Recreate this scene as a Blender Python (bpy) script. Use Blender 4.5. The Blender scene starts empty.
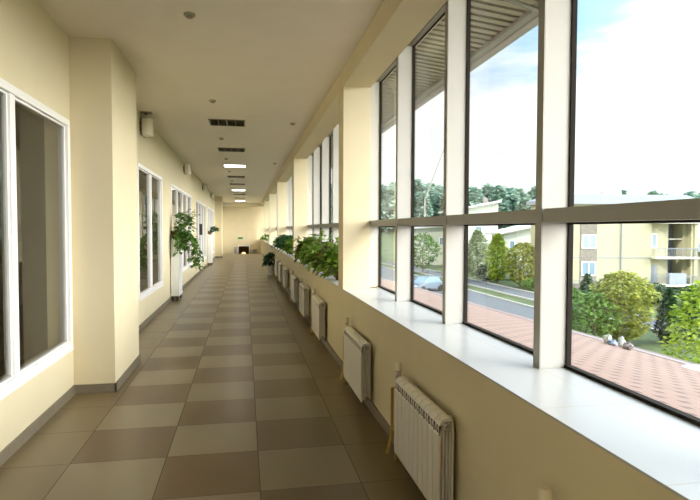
import bpy, math, random
from mathutils import Vector, Matrix
R = math.radians
random.seed(7)
S = bpy.context.scene
C = S.collection

# ------------------------------------------------------------------ camera
EYE = Vector((0, 0, 1.52))
YAW, PITCH, ROLL, FPX = R(10.711), R(-2.099), R(0.187), 556.0
cam_d = bpy.data.cameras.new('camera')
cam_d.sensor_fit = 'HORIZONTAL'; cam_d.sensor_width = 36.0
cam_d.lens = 36.0 * FPX / 700.0
cam_d.clip_start = 0.05; cam_d.clip_end = 2000
cam = bpy.data.objects.new('camera', cam_d); C.objects.link(cam)
n = Vector((math.sin(YAW)*math.cos(PITCH), math.cos(YAW)*math.cos(PITCH), math.sin(PITCH)))
r0 = Vector((math.cos(YAW), -math.sin(YAW), 0)); u0 = r0.cross(n)
rr = r0*math.cos(ROLL) + u0*math.sin(ROLL); uu = -r0*math.sin(ROLL) + u0*math.cos(ROLL)
cam.matrix_world = Matrix(((rr.x, uu.x, -n.x, EYE.x), (rr.y, uu.y, -n.y, EYE.y), (rr.z, uu.z, -n.z, EYE.z), (0, 0, 0, 1)))
S.camera = cam

# ------------------------------------------------------------------ view
S.view_settings.view_transform = 'Standard'; S.view_settings.look = 'None'
S.view_settings.gamma = 1; S.view_settings.use_curve_mapping = False
S.view_settings.exposure = 0.45
S.cycles.use_denoising = True
S.cycles.max_bounces = 10; S.cycles.diffuse_bounces = 4; S.cycles.glossy_bounces = 5
S.cycles.transparent_max_bounces = 16; S.cycles.transmission_bounces = 6
S.cycles.sample_clamp_indirect = 6.0
S.cycles.caustics_reflective = False; S.cycles.caustics_refractive = False

# ------------------------------------------------------------------ world: bright broken cloud, plus an added glow lobe away from the sun, lighting the corridor
SUN_DIR = Vector((-0.80, -0.38, 0.46)).normalized()
W = bpy.data.worlds.new('sky'); S.world = W; W.use_nodes = True
nt = W.node_tree; nt.nodes.clear()
def nn(t, **kw):
    o = nt.nodes.new(t)
    for k, v in kw.items(): setattr(o, k, v)
    return o
def lk(a, b): nt.links.new(a, b)
def mth(op, a, b=None, c=None, clamp=False):
    m = nn('ShaderNodeMath', operation=op); m.use_clamp = clamp
    for i, x in enumerate((a, b, c)):
        if x is None: continue
        if isinstance(x, (int, float)): m.inputs[i].default_value = x
        else: lk(x, m.inputs[i])
    return m.outputs[0]
SKY_GAIN, GLOW_GAIN = 0.92, 10.2
tc = nn('ShaderNodeTexCoord')
sep = nn('ShaderNodeSeparateXYZ'); lk(tc.outputs['Generated'], sep.inputs[0])
mp = nn('ShaderNodeMapping'); mp.inputs['Scale'].default_value = (2.2, 2.2, 9.0); mp.inputs['Rotation'].default_value = (0, R(7), 0)
lk(tc.outputs['Generated'], mp.inputs[0])
nz = nn('ShaderNodeTexNoise'); nz.inputs['Scale'].default_value = 1.6; nz.inputs['Detail'].default_value = 6; nz.inputs['Roughness'].default_value = 0.55
lk(mp.outputs[0], nz.inputs['Vector'])
blue_h = nn('ShaderNodeMapRange', interpolation_type='SMOOTHSTEP'); blue_h.inputs[1].default_value = 0.17; blue_h.inputs[2].default_value = 0.36
lk(sep.outputs[2], blue_h.inputs[0])
thr = mth('MULTIPLY_ADD', blue_h.outputs[0], 0.42, nz.outputs[0])
cl = nn('ShaderNodeMapRange', interpolation_type='SMOOTHSTEP'); cl.inputs[1].default_value = 0.58; cl.inputs[2].default_value = 0.98
lk(thr, cl.inputs[0])
mixc = nn('ShaderNodeMix', data_type='RGBA'); lk(cl.outputs[0], mixc.inputs[0])
mixc.inputs[6].default_value = (1.0, 1.0, 0.985, 1); mixc.inputs[7].default_value = (0.33, 0.58, 0.86, 1)
gl = nn('ShaderNodeVectorMath', operation='DOT_PRODUCT'); lk(tc.outputs['Generated'], gl.inputs[0])
gl.inputs[1].default_value = Vector((0.86, -0.42, 0.30)).normalized()
g3 = mth('POWER', mth('MAXIMUM', gl.outputs['Value'], 0.0), 2.0)
gain = mth('MULTIPLY_ADD', g3, GLOW_GAIN, SKY_GAIN)
cool = nn('ShaderNodeMix', data_type='RGBA'); lk(g3, cool.inputs[0]); lk(mixc.outputs[2], cool.inputs[6]); cool.inputs[7].default_value = (1, .965, .91, 1)
bg = nn('ShaderNodeBackground'); lk(cool.outputs[2], bg.inputs[0]); lk(gain, bg.inputs[1])
wo = nn('ShaderNodeOutputWorld'); lk(bg.outputs[0], wo.inputs[0])

# ------------------------------------------------------------------ sun and window portals
sd = bpy.data.lights.new('sun', 'SUN'); sd.energy = 2.8; sd.angle = R(1.5); sd.color = (1, .90, .72)
sun = bpy.data.objects.new('sun', sd); C.objects.link(sun); sun.location = (-30, -15, 30)
sun.rotation_euler = (-SUN_DIR).to_track_quat('-Z', 'Y').to_euler()
BAY0, PITCHB, GRID = 5.90, 6.15, 1.23          # first pilaster, bay pitch, post grid
for k in range(-1, 5):
    a = bpy.data.lights.new('daylight_portal', 'AREA'); a.shape = 'RECTANGLE'; a.size = 2.3; a.size_y = 5.8
    a.cycles.is_portal = True
    o = bpy.data.objects.new('daylight_portal', a); C.objects.link(o)
    o.location = (1.53, BAY0 - PITCHB*0.5 + 0.15 + k*PITCHB, 2.0)
    o.rotation_euler = (0, R(90), 0)            # -Z faces -X, into the corridor

# ------------------------------------------------------------------ materials
MATS = {}
def mat(name, col, rough=.6, metal=0., spec=.5, var=0., scale=8., bump=0., col2=None, translucent=0.):
    if name in MATS: return MATS[name]
    m = bpy.data.materials.new(name); m.use_nodes = True; t = m.node_tree
    b = t.nodes['Principled BSDF']; c = tuple(col) + (1,)
    b.inputs['Base Color'].default_value = c; b.inputs['Roughness'].default_value = rough
    b.inputs['Metallic'].default_value = metal; b.inputs['Specular IOR Level'].default_value = spec
    if var or bump or col2:
        tx = t.nodes.new('ShaderNodeTexCoord'); z = t.nodes.new('ShaderNodeTexNoise')
        z.inputs['Scale'].default_value = scale; z.inputs['Detail'].default_value = 5
        t.links.new(tx.outputs['Object'], z.inputs['Vector'])
        rp = t.nodes.new('ShaderNodeValToRGB'); rp.color_ramp.elements[0].position = .3; rp.color_ramp.elements[1].position = .7
        if col2: e0, e1 = c, tuple(col2) + (1,)
        else: e0 = tuple(x*(1-var) for x in col) + (1,); e1 = tuple(min(1, x*(1+var)) for x in col) + (1,)
        rp.color_ramp.elements[0].color = e0; rp.color_ramp.elements[1].color = e1
        t.links.new(z.outputs[0], rp.inputs[0]); t.links.new(rp.outputs[0], b.inputs['Base Color'])
        if bump:
            bp = t.nodes.new('ShaderNodeBump'); bp.inputs['Strength'].default_value = bump; bp.inputs['Distance'].default_value = .01
            t.links.new(z.outputs[0], bp.inputs['Height']); t.links.new(bp.outputs[0], b.inputs['Normal'])
        if translucent:
            tr = t.nodes.new('ShaderNodeBsdfTranslucent'); t.links.new(rp.outputs[0], tr.inputs[0])
            mx = t.nodes.new('ShaderNodeMixShader'); mx.inputs[0].default_value = translucent
            t.links.new(b.outputs[0], mx.inputs[1]); t.links.new(tr.outputs[0], mx.inputs[2])
            t.links.new(mx.outputs[0], t.nodes['Material Output'].inputs[0])
    MATS[name] = m; return m
def emit(name, col, s):
    m = bpy.data.materials.new(name); m.use_nodes = True; b = m.node_tree.nodes['Principled BSDF']
    b.inputs['Base Color'].default_value = tuple(col)+(1,); b.inputs['Emission Color'].default_value = tuple(col)+(1,)
    b.inputs['Emission Strength'].default_value = s; MATS[name] = m; return m
def glass(name, tint, refl=1.0):
    m = bpy.data.materials.new(name); m.use_nodes = True; t = m.node_tree
    t.nodes.remove(t.nodes['Principled BSDF'])
    tr = t.nodes.new('ShaderNodeBsdfTransparent'); tr.inputs[0].default_value = tuple(tint)+(1,)
    g = t.nodes.new('ShaderNodeBsdfGlossy'); g.inputs['Roughness'].default_value = .01
    ge = t.nodes.new('ShaderNodeNewGeometry'); dp = t.nodes.new('ShaderNodeVectorMath'); dp.operation = 'DOT_PRODUCT'
    t.links.new(ge.outputs['Normal'], dp.inputs[0]); t.links.new(ge.outputs['Incoming'], dp.inputs[1])
    def mm(op, a, b_, c=None):
        o = t.nodes.new('ShaderNodeMath'); o.operation = op
        for i, x in enumerate((a, b_, c)):
            if x is None: continue
            if isinstance(x, (int, float)): o.inputs[i].default_value = x
            else: t.links.new(x, o.inputs[i])
        return o.outputs[0]
    # Schlick reflectance, the same from both sides of the sheet
    fr = mm('MULTIPLY_ADD', mm('POWER', mm('SUBTRACT', 1.0, mm('ABSOLUTE', dp.outputs['Value'], 0.0)), 5.0), .96, .04)
    ml = t.nodes.new('ShaderNodeMath'); ml.operation = 'MULTIPLY'; ml.inputs[1].default_value = refl; ml.use_clamp = True
    t.links.new(fr, ml.inputs[0])
    mx = t.nodes.new('ShaderNodeMixShader'); t.links.new(ml.outputs[0], mx.inputs[0])
    t.links.new(tr.outputs[0], mx.inputs[1]); t.links.new(g.outputs[0], mx.inputs[2])
    t.links.new(mx.outputs[0], t.nodes['Material Output'].inputs[0]); MATS[name] = m; return m

M_wall = mat('cream_plaster', (.70, .61, .41), .75, var=.02, scale=2.5, bump=.05)
M_ceil = mat('ceiling_paint', (.84, .77, .65), .8, var=.02, scale=3)
M_base = mat('skirting_tile', (.20, .165, .115), .45, var=.12, scale=20)
M_upvc = mat('white_upvc', (.86, .84, .82), .35)
M_post = mat('white_post_cladding', (.48, .465, .43), .4, var=.02, scale=6)
M_alu = mat('grey_anodised_aluminium', (.31, .30, .27), .45, metal=.3)
M_gask = mat('black_gasket', (.022, .018, .014), .8, spec=.15)
M_rad = mat('radiator_enamel', (.78, .74, .68), .35)
M_dark = mat('dark_slot', (.05, .045, .035), .7)
M_chrome = mat('nickel_valve', (.45, .42, .38), .3, metal=.7)
M_pipe = mat('yellow_pipe_paint', (.62, .42, .11), .4)
M_plast = mat('cream_plastic', (.78, .70, .54), .45)
M_brown = mat('brown_bracket', (.20, .14, .08), .5)
M_whitep = mat('white_planter', (.82, .83, .82), .4, var=.03, scale=10)
M_soil = mat('potting_soil', (.05, .03, .02), .95, var=.4, scale=60)
M_terra = mat('brown_pot', (.16, .075, .045), .6, var=.2, scale=15)
M_leafA = mat('ivy_leaf', (.04, .12, .02), .45, col2=(.17, .33, .05), scale=30, translucent=.3)
M_leafB = mat('begonia_leaf', (.07, .20, .02), .45, col2=(.30, .44, .05), scale=22, translucent=.35)
M_leafR = mat('reddish_leaf', (.13, .05, .02), .45, col2=(.10, .18, .03), scale=25, translucent=.3)
M_leafD = mat('dark_leaf', (.02, .07, .02), .45, col2=(.05, .16, .04), scale=22, translucent=.25)
M_stem = mat('plant_stem', (.14, .20, .06), .6)
M_glass = glass('window_glass', (.93, .96, .95), 1.0)
M_glassL = glass('room_glass', (.72, .74, .70), 1.3)
M_lamp = emit('lamp_diffuser', (1, .97, .92), 9.0)
M_grille = mat('grille_metal', (.20, .17, .13), .5, var=.1)
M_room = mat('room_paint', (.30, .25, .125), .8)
M_sign = emit('exit_sign_green', (.02, .16, .03), .35)

def floor_mat():
    m = bpy.data.materials.new('chequered_floor_tile'); m.use_nodes = True; t = m.node_tree; b = t.nodes['Principled BSDF']
    def N(tp, **kw):
        o = t.nodes.new(tp)
        for k, v in kw.items(): setattr(o, k, v)
        return o
    def mm(op, a, b_=None, c=None):
        o = N('ShaderNodeMath', operation=op)
        for i, x in enumerate((a, b_, c)):
            if x is None: continue
            if isinstance(x, (int, float)): o.inputs[i].default_value = x
            else: t.links.new(x, o.inputs[i])
        return o.outputs[0]
    tx = N('ShaderNodeTexCoord'); sp = N('ShaderNodeSeparateXYZ'); t.links.new(tx.outputs['Object'], sp.inputs[0])
    u = mm('DIVIDE', mm('ADD', sp.outputs[0], 1.117), .6); v = mm('DIVIDE', mm('ADD', sp.outputs[1], -3.217 + 60), .6)
    iu = mm('FLOOR', u); iv = mm('FLOOR', v); fu = mm('FRACT', u); fv = mm('FRACT', v)
    # inner three columns are chequered, the borders are all light
    par = mm('FLOORED_MODULO', mm('ADD', iu, iv), 2.0)
    inner = mm('MULTIPLY', mm('GREATER_THAN', u, 0.0), mm('LESS_THAN', u, 3.0))
    dk = mm('MULTIPLY', par, inner)
    cell = N('ShaderNodeCombineXYZ'); t.links.new(iu, cell.inputs[0]); t.links.new(iv, cell.inputs[1])
    wn = N('ShaderNodeTexWhiteNoise', noise_dimensions='2D'); t.links.new(cell.outputs[0], wn.inputs['Vector'])
    nz = N('ShaderNodeTexNoise'); nz.inputs['Scale'].default_value = 5; nz.inputs['Detail'].default_value = 8
    t.links.new(tx.outputs['Object'], nz.inputs['Vector'])
    light = N('ShaderNodeMix', data_type='RGBA'); light.inputs[6].default_value = (.185, .138, .076, 1); light.inputs[7].default_value = (.22, .168, .094, 1)
    t.links.new(nz.outputs[0], light.inputs[0])
    border = N('ShaderNodeMix', data_type='RGBA'); border.inputs[7].default_value = (.165, .12, .056, 1)
    t.links.new(mm('SUBTRACT', 1.0, inner), border.inputs[0]); t.links.new(light.outputs[2], border.inputs[6])
    dark = N('ShaderNodeMix', data_type='RGBA'); dark.inputs[6].default_value = (.105, .062, .026, 1); dark.inputs[7].default_value = (.135, .084, .033, 1)
    t.links.new(nz.outputs[0], dark.inputs[0])
    mx = N('ShaderNodeMix', data_type='RGBA'); t.links.new(dk, mx.inputs[0]); t.links.new(border.outputs[2], mx.inputs[6]); t.links.new(dark.outputs[2], mx.inputs[7])
    br = mm('MULTIPLY_ADD', wn.outputs[0], .14, .93)
    sc = N('ShaderNodeVectorMath', operation='SCALE'); t.links.new(mx.outputs[2], sc.inputs[0]); t.links.new(br, sc.inputs['Scale'])
    e = .0045
    gu = mm('MAXIMUM', mm('LESS_THAN', fu, e), mm('GREATER_THAN', fu, 1-e)); gv = mm('MAXIMUM', mm('LESS_THAN', fv, e), mm('GREATER_THAN', fv, 1-e))
    gr = mm('MAXIMUM', gu, gv)
    fin = N('ShaderNodeMix', data_type='RGBA'); t.links.new(gr, fin.inputs[0]); t.links.new(sc.outputs[0], fin.inputs[6]); fin.inputs[7].default_value = (.065, .047, .025, 1)
    t.links.new(fin.outputs[2], b.inputs['Base Color'])
    t.links.new(mm('MULTIPLY_ADD', gr, .3, mm('MULTIPLY_ADD', nz.outputs[0], .08, .27)), b.inputs['Roughness'])
    b.inputs['Specular IOR Level'].default_value = .4
    return m
M_floor = floor_mat()

def tile_mat(name, col, joint, px, py, ox, oy, e, rough, var=.03):
    m = bpy.data.materials.new(name); m.use_nodes = True; t = m.node_tree; b = t.nodes['Principled BSDF']
    def mm(op, a, b_=None):
        o = t.nodes.new('ShaderNodeMath'); o.operation = op
        for i, x in enumerate((a, b_)):
            if x is None: continue
            if isinstance(x, (int, float)): o.inputs[i].default_value = x
            else: t.links.new(x, o.inputs[i])
        return o.outputs[0]
    tx = t.nodes.new('ShaderNodeTexCoord'); sp = t.nodes.new('ShaderNodeSeparateXYZ'); t.links.new(tx.outputs['Object'], sp.inputs[0])
    g = None
    for out, pch, off in ((sp.outputs[0], px, ox), (sp.outputs[1], py, oy)):
        f = mm('FRACT', mm('DIVIDE', mm('SUBTRACT', out, off - 60*pch), pch)); s = mm('LESS_THAN', f, e/pch)
        g = s if g is None else mm('MAXIMUM', g, s)
    nz = t.nodes.new('ShaderNodeTexNoise'); nz.inputs['Scale'].default_value = 6; nz.inputs['Detail'].default_value = 6
    t.links.new(tx.outputs['Object'], nz.inputs['Vector'])
    a = t.nodes.new('ShaderNodeMix'); a.data_type = 'RGBA'; a.inputs[6].default_value = tuple(x*(1-var) for x in col)+(1,); a.inputs[7].default_value = tuple(x*(1+var) for x in col)+(1,)
    t.links.new(nz.outputs[0], a.inputs[0])
    f = t.nodes.new('ShaderNodeMix'); f.data_type = 'RGBA'; t.links.new(g, f.inputs[0]); t.links.new(a.outputs[2], f.inputs[6]); f.inputs[7].default_value = tuple(joint)+(1,)
    t.links.new(f.outputs[2], b.inputs['Base Color']); b.inputs['Roughness'].default_value = rough
    return m
M_sill = tile_mat('sill_tile', (.48, .48, .47), (.42, .37, .30), 3.0, .61, 1.335, 1.20, .005, .28)

def shingle_mat():
    m = bpy.data.materials.new('pink_roof_shingle'); m.use_nodes = True; t = m.node_tree; b = t.nodes['Principled BSDF']
    def mm(op, a, b_=None, c=None):
        o = t.nodes.new('ShaderNodeMath'); o.operation = op
        for i, x in enumerate((a, b_, c)):
            if x is None: continue
            if isinstance(x, (int, float)): o.inputs[i].default_value = x
            else: t.links.new(x, o.inputs[i])
        return o.outputs[0]
    tx = t.nodes.new('ShaderNodeTexCoord'); sp = t.nodes.new('ShaderNodeSeparateXYZ'); t.links.new(tx.outputs['Object'], sp.inputs[0])
    cx = mm('DIVIDE', sp.outputs[0], .10); i = mm('FLOOR', cx); fx = mm('FRACT', cx)
    y = mm('FRACT', mm('DIVIDE', mm('ADD', mm('SUBTRACT', sp.outputs[1], mm('MULTIPLY', i, .125)), 60), .165))
    dash = mm('MULTIPLY', mm('LESS_THAN', y, .26), mm('LESS_THAN', fx, .62))
    line = mm('MULTIPLY', mm('LESS_THAN', fx, .10), .35)
    g = mm('MAXIMUM', dash, line)
    nz = t.nodes.new('ShaderNodeTexNoise'); nz.inputs['Scale'].default_value = 3; nz.inputs['Detail'].default_value = 8
    t.links.new(tx.outputs['Object'], nz.inputs['Vector'])
    a = t.nodes.new('ShaderNodeMix'); a.data_type = 'RGBA'; a.inputs[6].default_value = (.235, .147, .115, 1); a.inputs[7].default_value = (.295, .19, .15, 1)
    t.links.new(nz.outputs[0], a.inputs[0])
    f = t.nodes.new('ShaderNodeMix'); f.data_type = 'RGBA'; t.links.new(mm('MULTIPLY', g, .8), f.inputs[0]); t.links.new(a.outputs[2], f.inputs[6]); f.inputs[7].default_value = (.10, .055, .045, 1)
    t.links.new(f.outputs[2], b.inputs['Base Color']); b.inputs['Roughness'].default_value = .85
    return m
M_shing = shingle_mat()

# ------------------------------------------------------------------ mesh helpers
class MB:
    def __init__(s): s.v = []; s.f = []; s.mi = []; s.cur = 0
    def box(s, x0, x1, y0, y1, z0, z1):
        b = len(s.v)
        s.v += [(x, y, z) for z in (z0, z1) for y in (y0, y1) for x in (x0, x1)]
        for q in ((0,2,3,1), (4,5,7,6), (0,1,5,4), (2,6,7,3), (0,4,6,2), (1,3,7,5)):
            s.f.append(tuple(b+i for i in q)); s.mi.append(s.cur)
        return s
    def prism(s, prof, a0, a1, axis='y'):
        """prof: list of 2D points; extruded along axis. y: (x,z)  x: (y,z)  z: (x,y)"""
        b = len(s.v); k = len(prof)
        def P(q, a): return {'y': (q[0], a, q[1]), 'x': (a, q[0], q[1]), 'z': (q[0], q[1], a)}[axis]
        s.v += [P(q, a0) for q in prof] + [P(q, a1) for q in prof]
        for i in range(k):
            j = (i+1) % k; s.f.append((b+i, b+j, b+k+j, b+k+i)); s.mi.append(s.cur)
        s.f.append(tuple(b+i for i in reversed(range(k)))); s.mi.append(s.cur)
        s.f.append(tuple(b+k+i for i in range(k))); s.mi.append(s.cur)
        return s
    def tube(s, pts, rad, seg=8, cap=True):
        pts = [Vector(p) for p in pts]; rads = rad if isinstance(rad, (list, tuple)) else [rad]*len(pts)
        b = len(s.v)
        for i, p in enumerate(pts):
            d = (pts[min(i+1, len(pts)-1)] - pts[max(i-1, 0)]).normalized()
            a = d.orthogonal().normalized(); 
            ref = Vector((0, 0, 1)) if abs(d.z) < .9 else Vector((1, 0, 0))
            a = d.cross(ref).normalized(); c = d.cross(a)
            for j in range(seg):
                t = 2*math.pi*j/seg
                s.v.append(tuple(p + (a*math.cos(t) + c*math.sin(t))*rads[i]))
        for i in range(len(pts)-1):
            for j in range(seg):
                s.f.append((b+i*seg+j, b+i*seg+(j+1) % seg, b+(i+1)*seg+(j+1) % seg, b+(i+1)*seg+j)); s.mi.append(s.cur)
        if cap:
            s.f.append(tuple(b+j for j in reversed(range(seg)))); s.mi.append(s.cur)
            e = b+(len(pts)-1)*seg; s.f.append(tuple(e+j for j in range(seg))); s.mi.append(s.cur)
        return s
    def lathe(s, prof, cx=0, cy=0, seg=16):
        b = len(s.v)
        for r_, z in prof:
            for j in range(seg):
                t = 2*math.pi*j/seg; s.v.append((cx+r_*math.cos(t), cy+r_*math.sin(t), z))
        for i in range(len(prof)-1):
            for j in range(seg):
                s.f.append((b+i*seg+j, b+i*seg+(j+1) % seg, b+(i+1)*seg+(j+1) % seg, b+(i+1)*seg+j)); s.mi.append(s.cur)
        s.f.append(tuple(b+j for j in reversed(range(seg)))); s.mi.append(s.cur)
        e = b+(len(prof)-1)*seg; s.f.append(tuple(e+j for j in range(seg))); s.mi.append(s.cur)
        return s
    def quad(s, *p):
        b = len(s.v); s.v += [tuple(q) for q in p]; s.f.append(tuple(range(b, b+len(p)))); s.mi.append(s.cur); return s
    def leaf(s, p, d, up, L, Wd):
        """a pointed oval leaf folded along its midrib"""
        d = d.normalized(); sd_ = d.cross(up)
        if sd_.length < 1e-4: sd_ = d.orthogonal()
        sd_.normalize(); nrm = sd_.cross(d)
        b = len(s.v)
        pts = [p, p+d*L*.35+sd_*Wd*.5+nrm*Wd*.12, p+d*L*.35-sd_*Wd*.5+nrm*Wd*.12, p+d*L*.4, p+d*L*.72+sd_*Wd*.33+nrm*Wd*.05-nrm*L*.05,
               p+d*L*.72-sd_*Wd*.33+nrm*Wd*.05-nrm*L*.05, p+d*L-nrm*L*.15]
        s.v += [tuple(q) for q in pts]
        for q in ((0,1,3), (0,3,2), (1,4,6,3), (3,6,5,2)): s.f.append(tuple(b+i for i in q)); s.mi.append(s.cur)
    def build(s, name, m, parent=None, loc=(0, 0, 0), smooth=False, bevel=0., rz=0.):
        me = bpy.data.meshes.new(name); me.from_pydata(s.v, [], s.f)
        for mm_ in (m if isinstance(m, (list, tuple)) else [m]): me.materials.append(mm_)
        if isinstance(m, (list, tuple)): me.polygons.foreach_set('material_index', s.mi)
        if smooth: me.polygons.foreach_set('use_smooth', [True]*len(s.f))
        me.update()
        o = bpy.data.objects.new(name, me); C.objects.link(o); o.location = loc; o.rotation_euler = (0, 0, rz)
        if parent: o.parent = parent
        if bevel:
            bv = o.modifiers.new('bevel', 'BEVEL'); bv.width = bevel; bv.segments = 2; bv.limit_method = 'ANGLE'
        return o
def box(name, m, parent, x0, x1, y0, y1, z0, z1, bevel=0.): return MB().box(x0, x1, y0, y1, z0, z1).build(name, m, parent, bevel=bevel)
def struct(o): o['kind'] = 'structure'; return o
def tag(o, label, cat, group=None):
    o['label'] = label; o['category'] = cat
    if group: o['group'] = group
    return o
def empty(name, loc=(0, 0, 0), rz=0.):
    o = bpy.data.objects.new(name, None); C.objects.link(o); o.location = loc; o.rotation_euler = (0, 0, rz); o.empty_display_size = .1; return o
KIDS = {}
def copy_tree(o, parent=None):
    c = o.copy(); C.objects.link(c)
    if parent: c.parent = parent
    for ch in list(o.children): copy_tree(ch, c)
    return c

# ------------------------------------------------------------------ dimensions
XL, XR, XG = -1.55, 1.04, 1.484          # left wall face, parapet face, glazing
Y0, Y1, YEND = -6.4, 34.7, 37.6          # corridor back, floor edge, end wall
ZS, ZH, ZC = .88, 3.05, 3.25             # sill, head, ceiling
PIL = [BAY0 + k*PITCHB for k in range(-2, 6)]     # pilasters (0.3 long)

# floor with the top of the stair well at its far end
struct(box('floor', M_floor, None, -1.75, 1.2, Y0, Y1, -.2, 0))
st = MB()
for i in range(9): st.box(-1.6, 1.2, Y1 + i*.3, Y1 + (i+1)*.3 + .02, -.2-.17*(i+1), -.17*(i+1))
struct(st.build('stair_flight', M_floor)); 
# ceiling
struct(box('ceiling', M_ceil, None, -1.75, 1.6, Y0, YEND+.2, ZC, ZC+.2))
struct(box('trim_1', M_ceil, None, XL, XR, YEND-.6, YEND, 3.02, ZC))
# left wall with window openings
WINS = [(.60, 5.40, 4, .44, 2.49), (8.64, 11.08, 2, .46, 2.50), (12.45, 17.05, 4, .46, 2.50), (18.55, 23.35, 4, .36, 2.48), (24.6, 29.0, 4, .36, 2.48)]
lw = MB(); y = Y0
for (a, b_, k, z0, z1) in WINS:
    lw.box(XL-.2, XL, y, a, 0, ZC); lw.box(XL-.2, XL, a, b_, 0, z0); lw.box(XL-.2, XL, a, b_, z1, ZC); y = b_
lw.box(XL-.2, XL, y, YEND, -1.6, ZC)
lw.box(XL, -1.192, 5.45, 6.64, 0, ZC); lw.box(XL, -1.2, 30.2, 31.3, 0, ZC)
struct(lw.build('wall_left', M_wall))
# right wall: parapet, pilasters, head beam
rw = MB()
rw.box(XR, 1.50, Y0, YEND, -.2, ZS-.009)
for p in PIL: rw.box(XR, 1.335, p, p+.3, ZS-.009, ZH+.02)
rw.prism([(XR, ZH), (1.335, ZH), (1.43, 3.16), (1.43, 3.20), (1.50, 3.20), (1.50, ZC+.02), (XR, ZC+.02)], Y0, YEND, 'y')
struct(rw.build('wall_right', M_wall))
# end wall with low doorway seen over the stair edge
ew = MB(); ew.box(-1.75, -.40, YEND, YEND+.2, -1.8, ZC); ew.box(.27, 1.6, YEND, YEND+.2, -1.8, ZC); ew.box(-.40, .27, YEND, YEND+.2, .40, ZC)
struct(ew.build('wall_end', M_wall))
struct(box('wall_back', M_wall, None, -1.75, 1.6, Y0-.2, Y0, -.2, ZC))
# lit lobby behind the doorway
lb = MB(); lb.box(-1.5, 1.5, YEND+3, YEND+3.1, -1.8, 1.2); lb.box(-1.5, 1.5, YEND+.2, YEND+3, -1.75, -1.7); lb.box(-1.5, -1.4, YEND+.2, YEND+3, -1.8, 1.2); lb.box(1.4, 1.5, YEND+.2, YEND+3, -1.8, 1.2); lb.box(-1.5, 1.5, YEND+.2, YEND+3.1, 1.2, 1.3)
struct(lb.build('lobby_shell', mat('lobby_paint', (.55, .40, .18), .8)))
df = MB(); df.box(-.46, -.40, YEND-.03, YEND+.05, -1.6, .46); df.box(.27, .33, YEND-.03, YEND+.05, -1.6, .46); df.box(-.40, .27, YEND-.03, YEND+.05, .40, .46)
struct(df.build('door_1', M_upvc))
# rooms behind the left glazing
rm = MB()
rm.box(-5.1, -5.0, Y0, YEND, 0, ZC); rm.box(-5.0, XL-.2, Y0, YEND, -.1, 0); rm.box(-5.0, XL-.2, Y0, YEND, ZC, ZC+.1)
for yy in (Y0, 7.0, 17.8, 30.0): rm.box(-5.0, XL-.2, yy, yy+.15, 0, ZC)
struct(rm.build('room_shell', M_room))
# baseboards
bl = MB()
for (a, b_, x) in ((Y0, 5.45, XL), (6.64, 30.2, XL), (31.3, Y1, XL), (5.45-.012, 6.652, -1.192), (30.188, 31.312, -1.2)): bl.box(x, x+.012, a, b_, 0, .085)
for (a, b_, yy) in ((XL, -1.18, 5.45-.012), (XL, -1.18, 6.64), (XL, -1.188, 30.188), (XL, -1.188, 31.3)): bl.box(a, b_, yy, yy+.012, 0, .085)
struct(bl.build('baseboard_left', M_base))
struct(box('baseboard_right', M_base, None, XR-.012, XR, Y0, Y1, 0, .085))

# sill slab, one per bay between the pilasters
for i in range(len(PIL)-1):
    a = PIL[i]+.3; b_ = PIL[i+1]
    sm = MB(); sm.box(XR-.002, XG+.02, a, b_, ZS-.009, ZS)
    o = struct(sm.build('trim_%d' % (i+2), M_sill))

# ------------------------------------------------------------------ curtain-wall windows, one per bay
def post_y(j): return 6.03 - 4.92 + GRID*j + .025   # grid lines
win_no = 1
for i in range(len(PIL)-1):
    a, b_ = PIL[i]+.15, PIL[i+1]+.15
    w = struct(empty('window_%d' % win_no, (1.40, a, ZS))); win_no += 1
    ys = [6.03 + GRID*k for k in range(-12, 30)]
    ys = [q for q in ys if a-.06 <= q < b_-.06]
    off = Vector(w.location)
    def put(mb, name, m):
        mb.v = [tuple(Vector(v)-off) for v in mb.v]; return mb.build(name, m, w)
    for q in ys:
        m = MB(); m.cur = 0
        m.box(1.340, 1.478, q, q+.052, ZS, 3.18)
        m.cur = 1; m.box(1.334, 1.340, q-.001, q+.056, ZS, 3.06)
        m.cur = 2; m.box(1.466, 1.490, q-.010, q, ZS, 3.16); m.box(1.470, 1.490, q+.052, q+.062, ZS, 3.16)
        put(m, 'mullion', [M_post, M_alu, M_gask])
    for j, q in enumerate(ys):
        q1 = ys[j+1] if j+1 < len(ys) else ys[-1]+GRID
        t = MB(); t.box(1.337, 1.478, q+.0565, q1-.012, 1.556, 1.618); put(t, 'transom', M_alu)
        t = MB(); t.box(1.46, 1.490, q+.052, q1, ZS, ZS+.014); t.box(1.462, 1.490, q+.052, q1, 1.547, 1.556); t.box(1.478, 1.490, q+.052, q1, 3.142, 3.15); put(t, 'gasket', M_gask)
        t = MB(); t.box(1.43, 1.490, q+.0565, q1-.001, 3.15, 3.20); put(t, 'head_rail', M_alu)
        for (z0, z1) in ((ZS+.01, 1.556), (1.618, 3.16)):
            t = MB(); t.quad((XG, q+.05, z0), (XG, q1, z0), (XG, q1, z1), (XG, q+.05, z1)); put(t, 'pane', M_glass)

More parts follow.
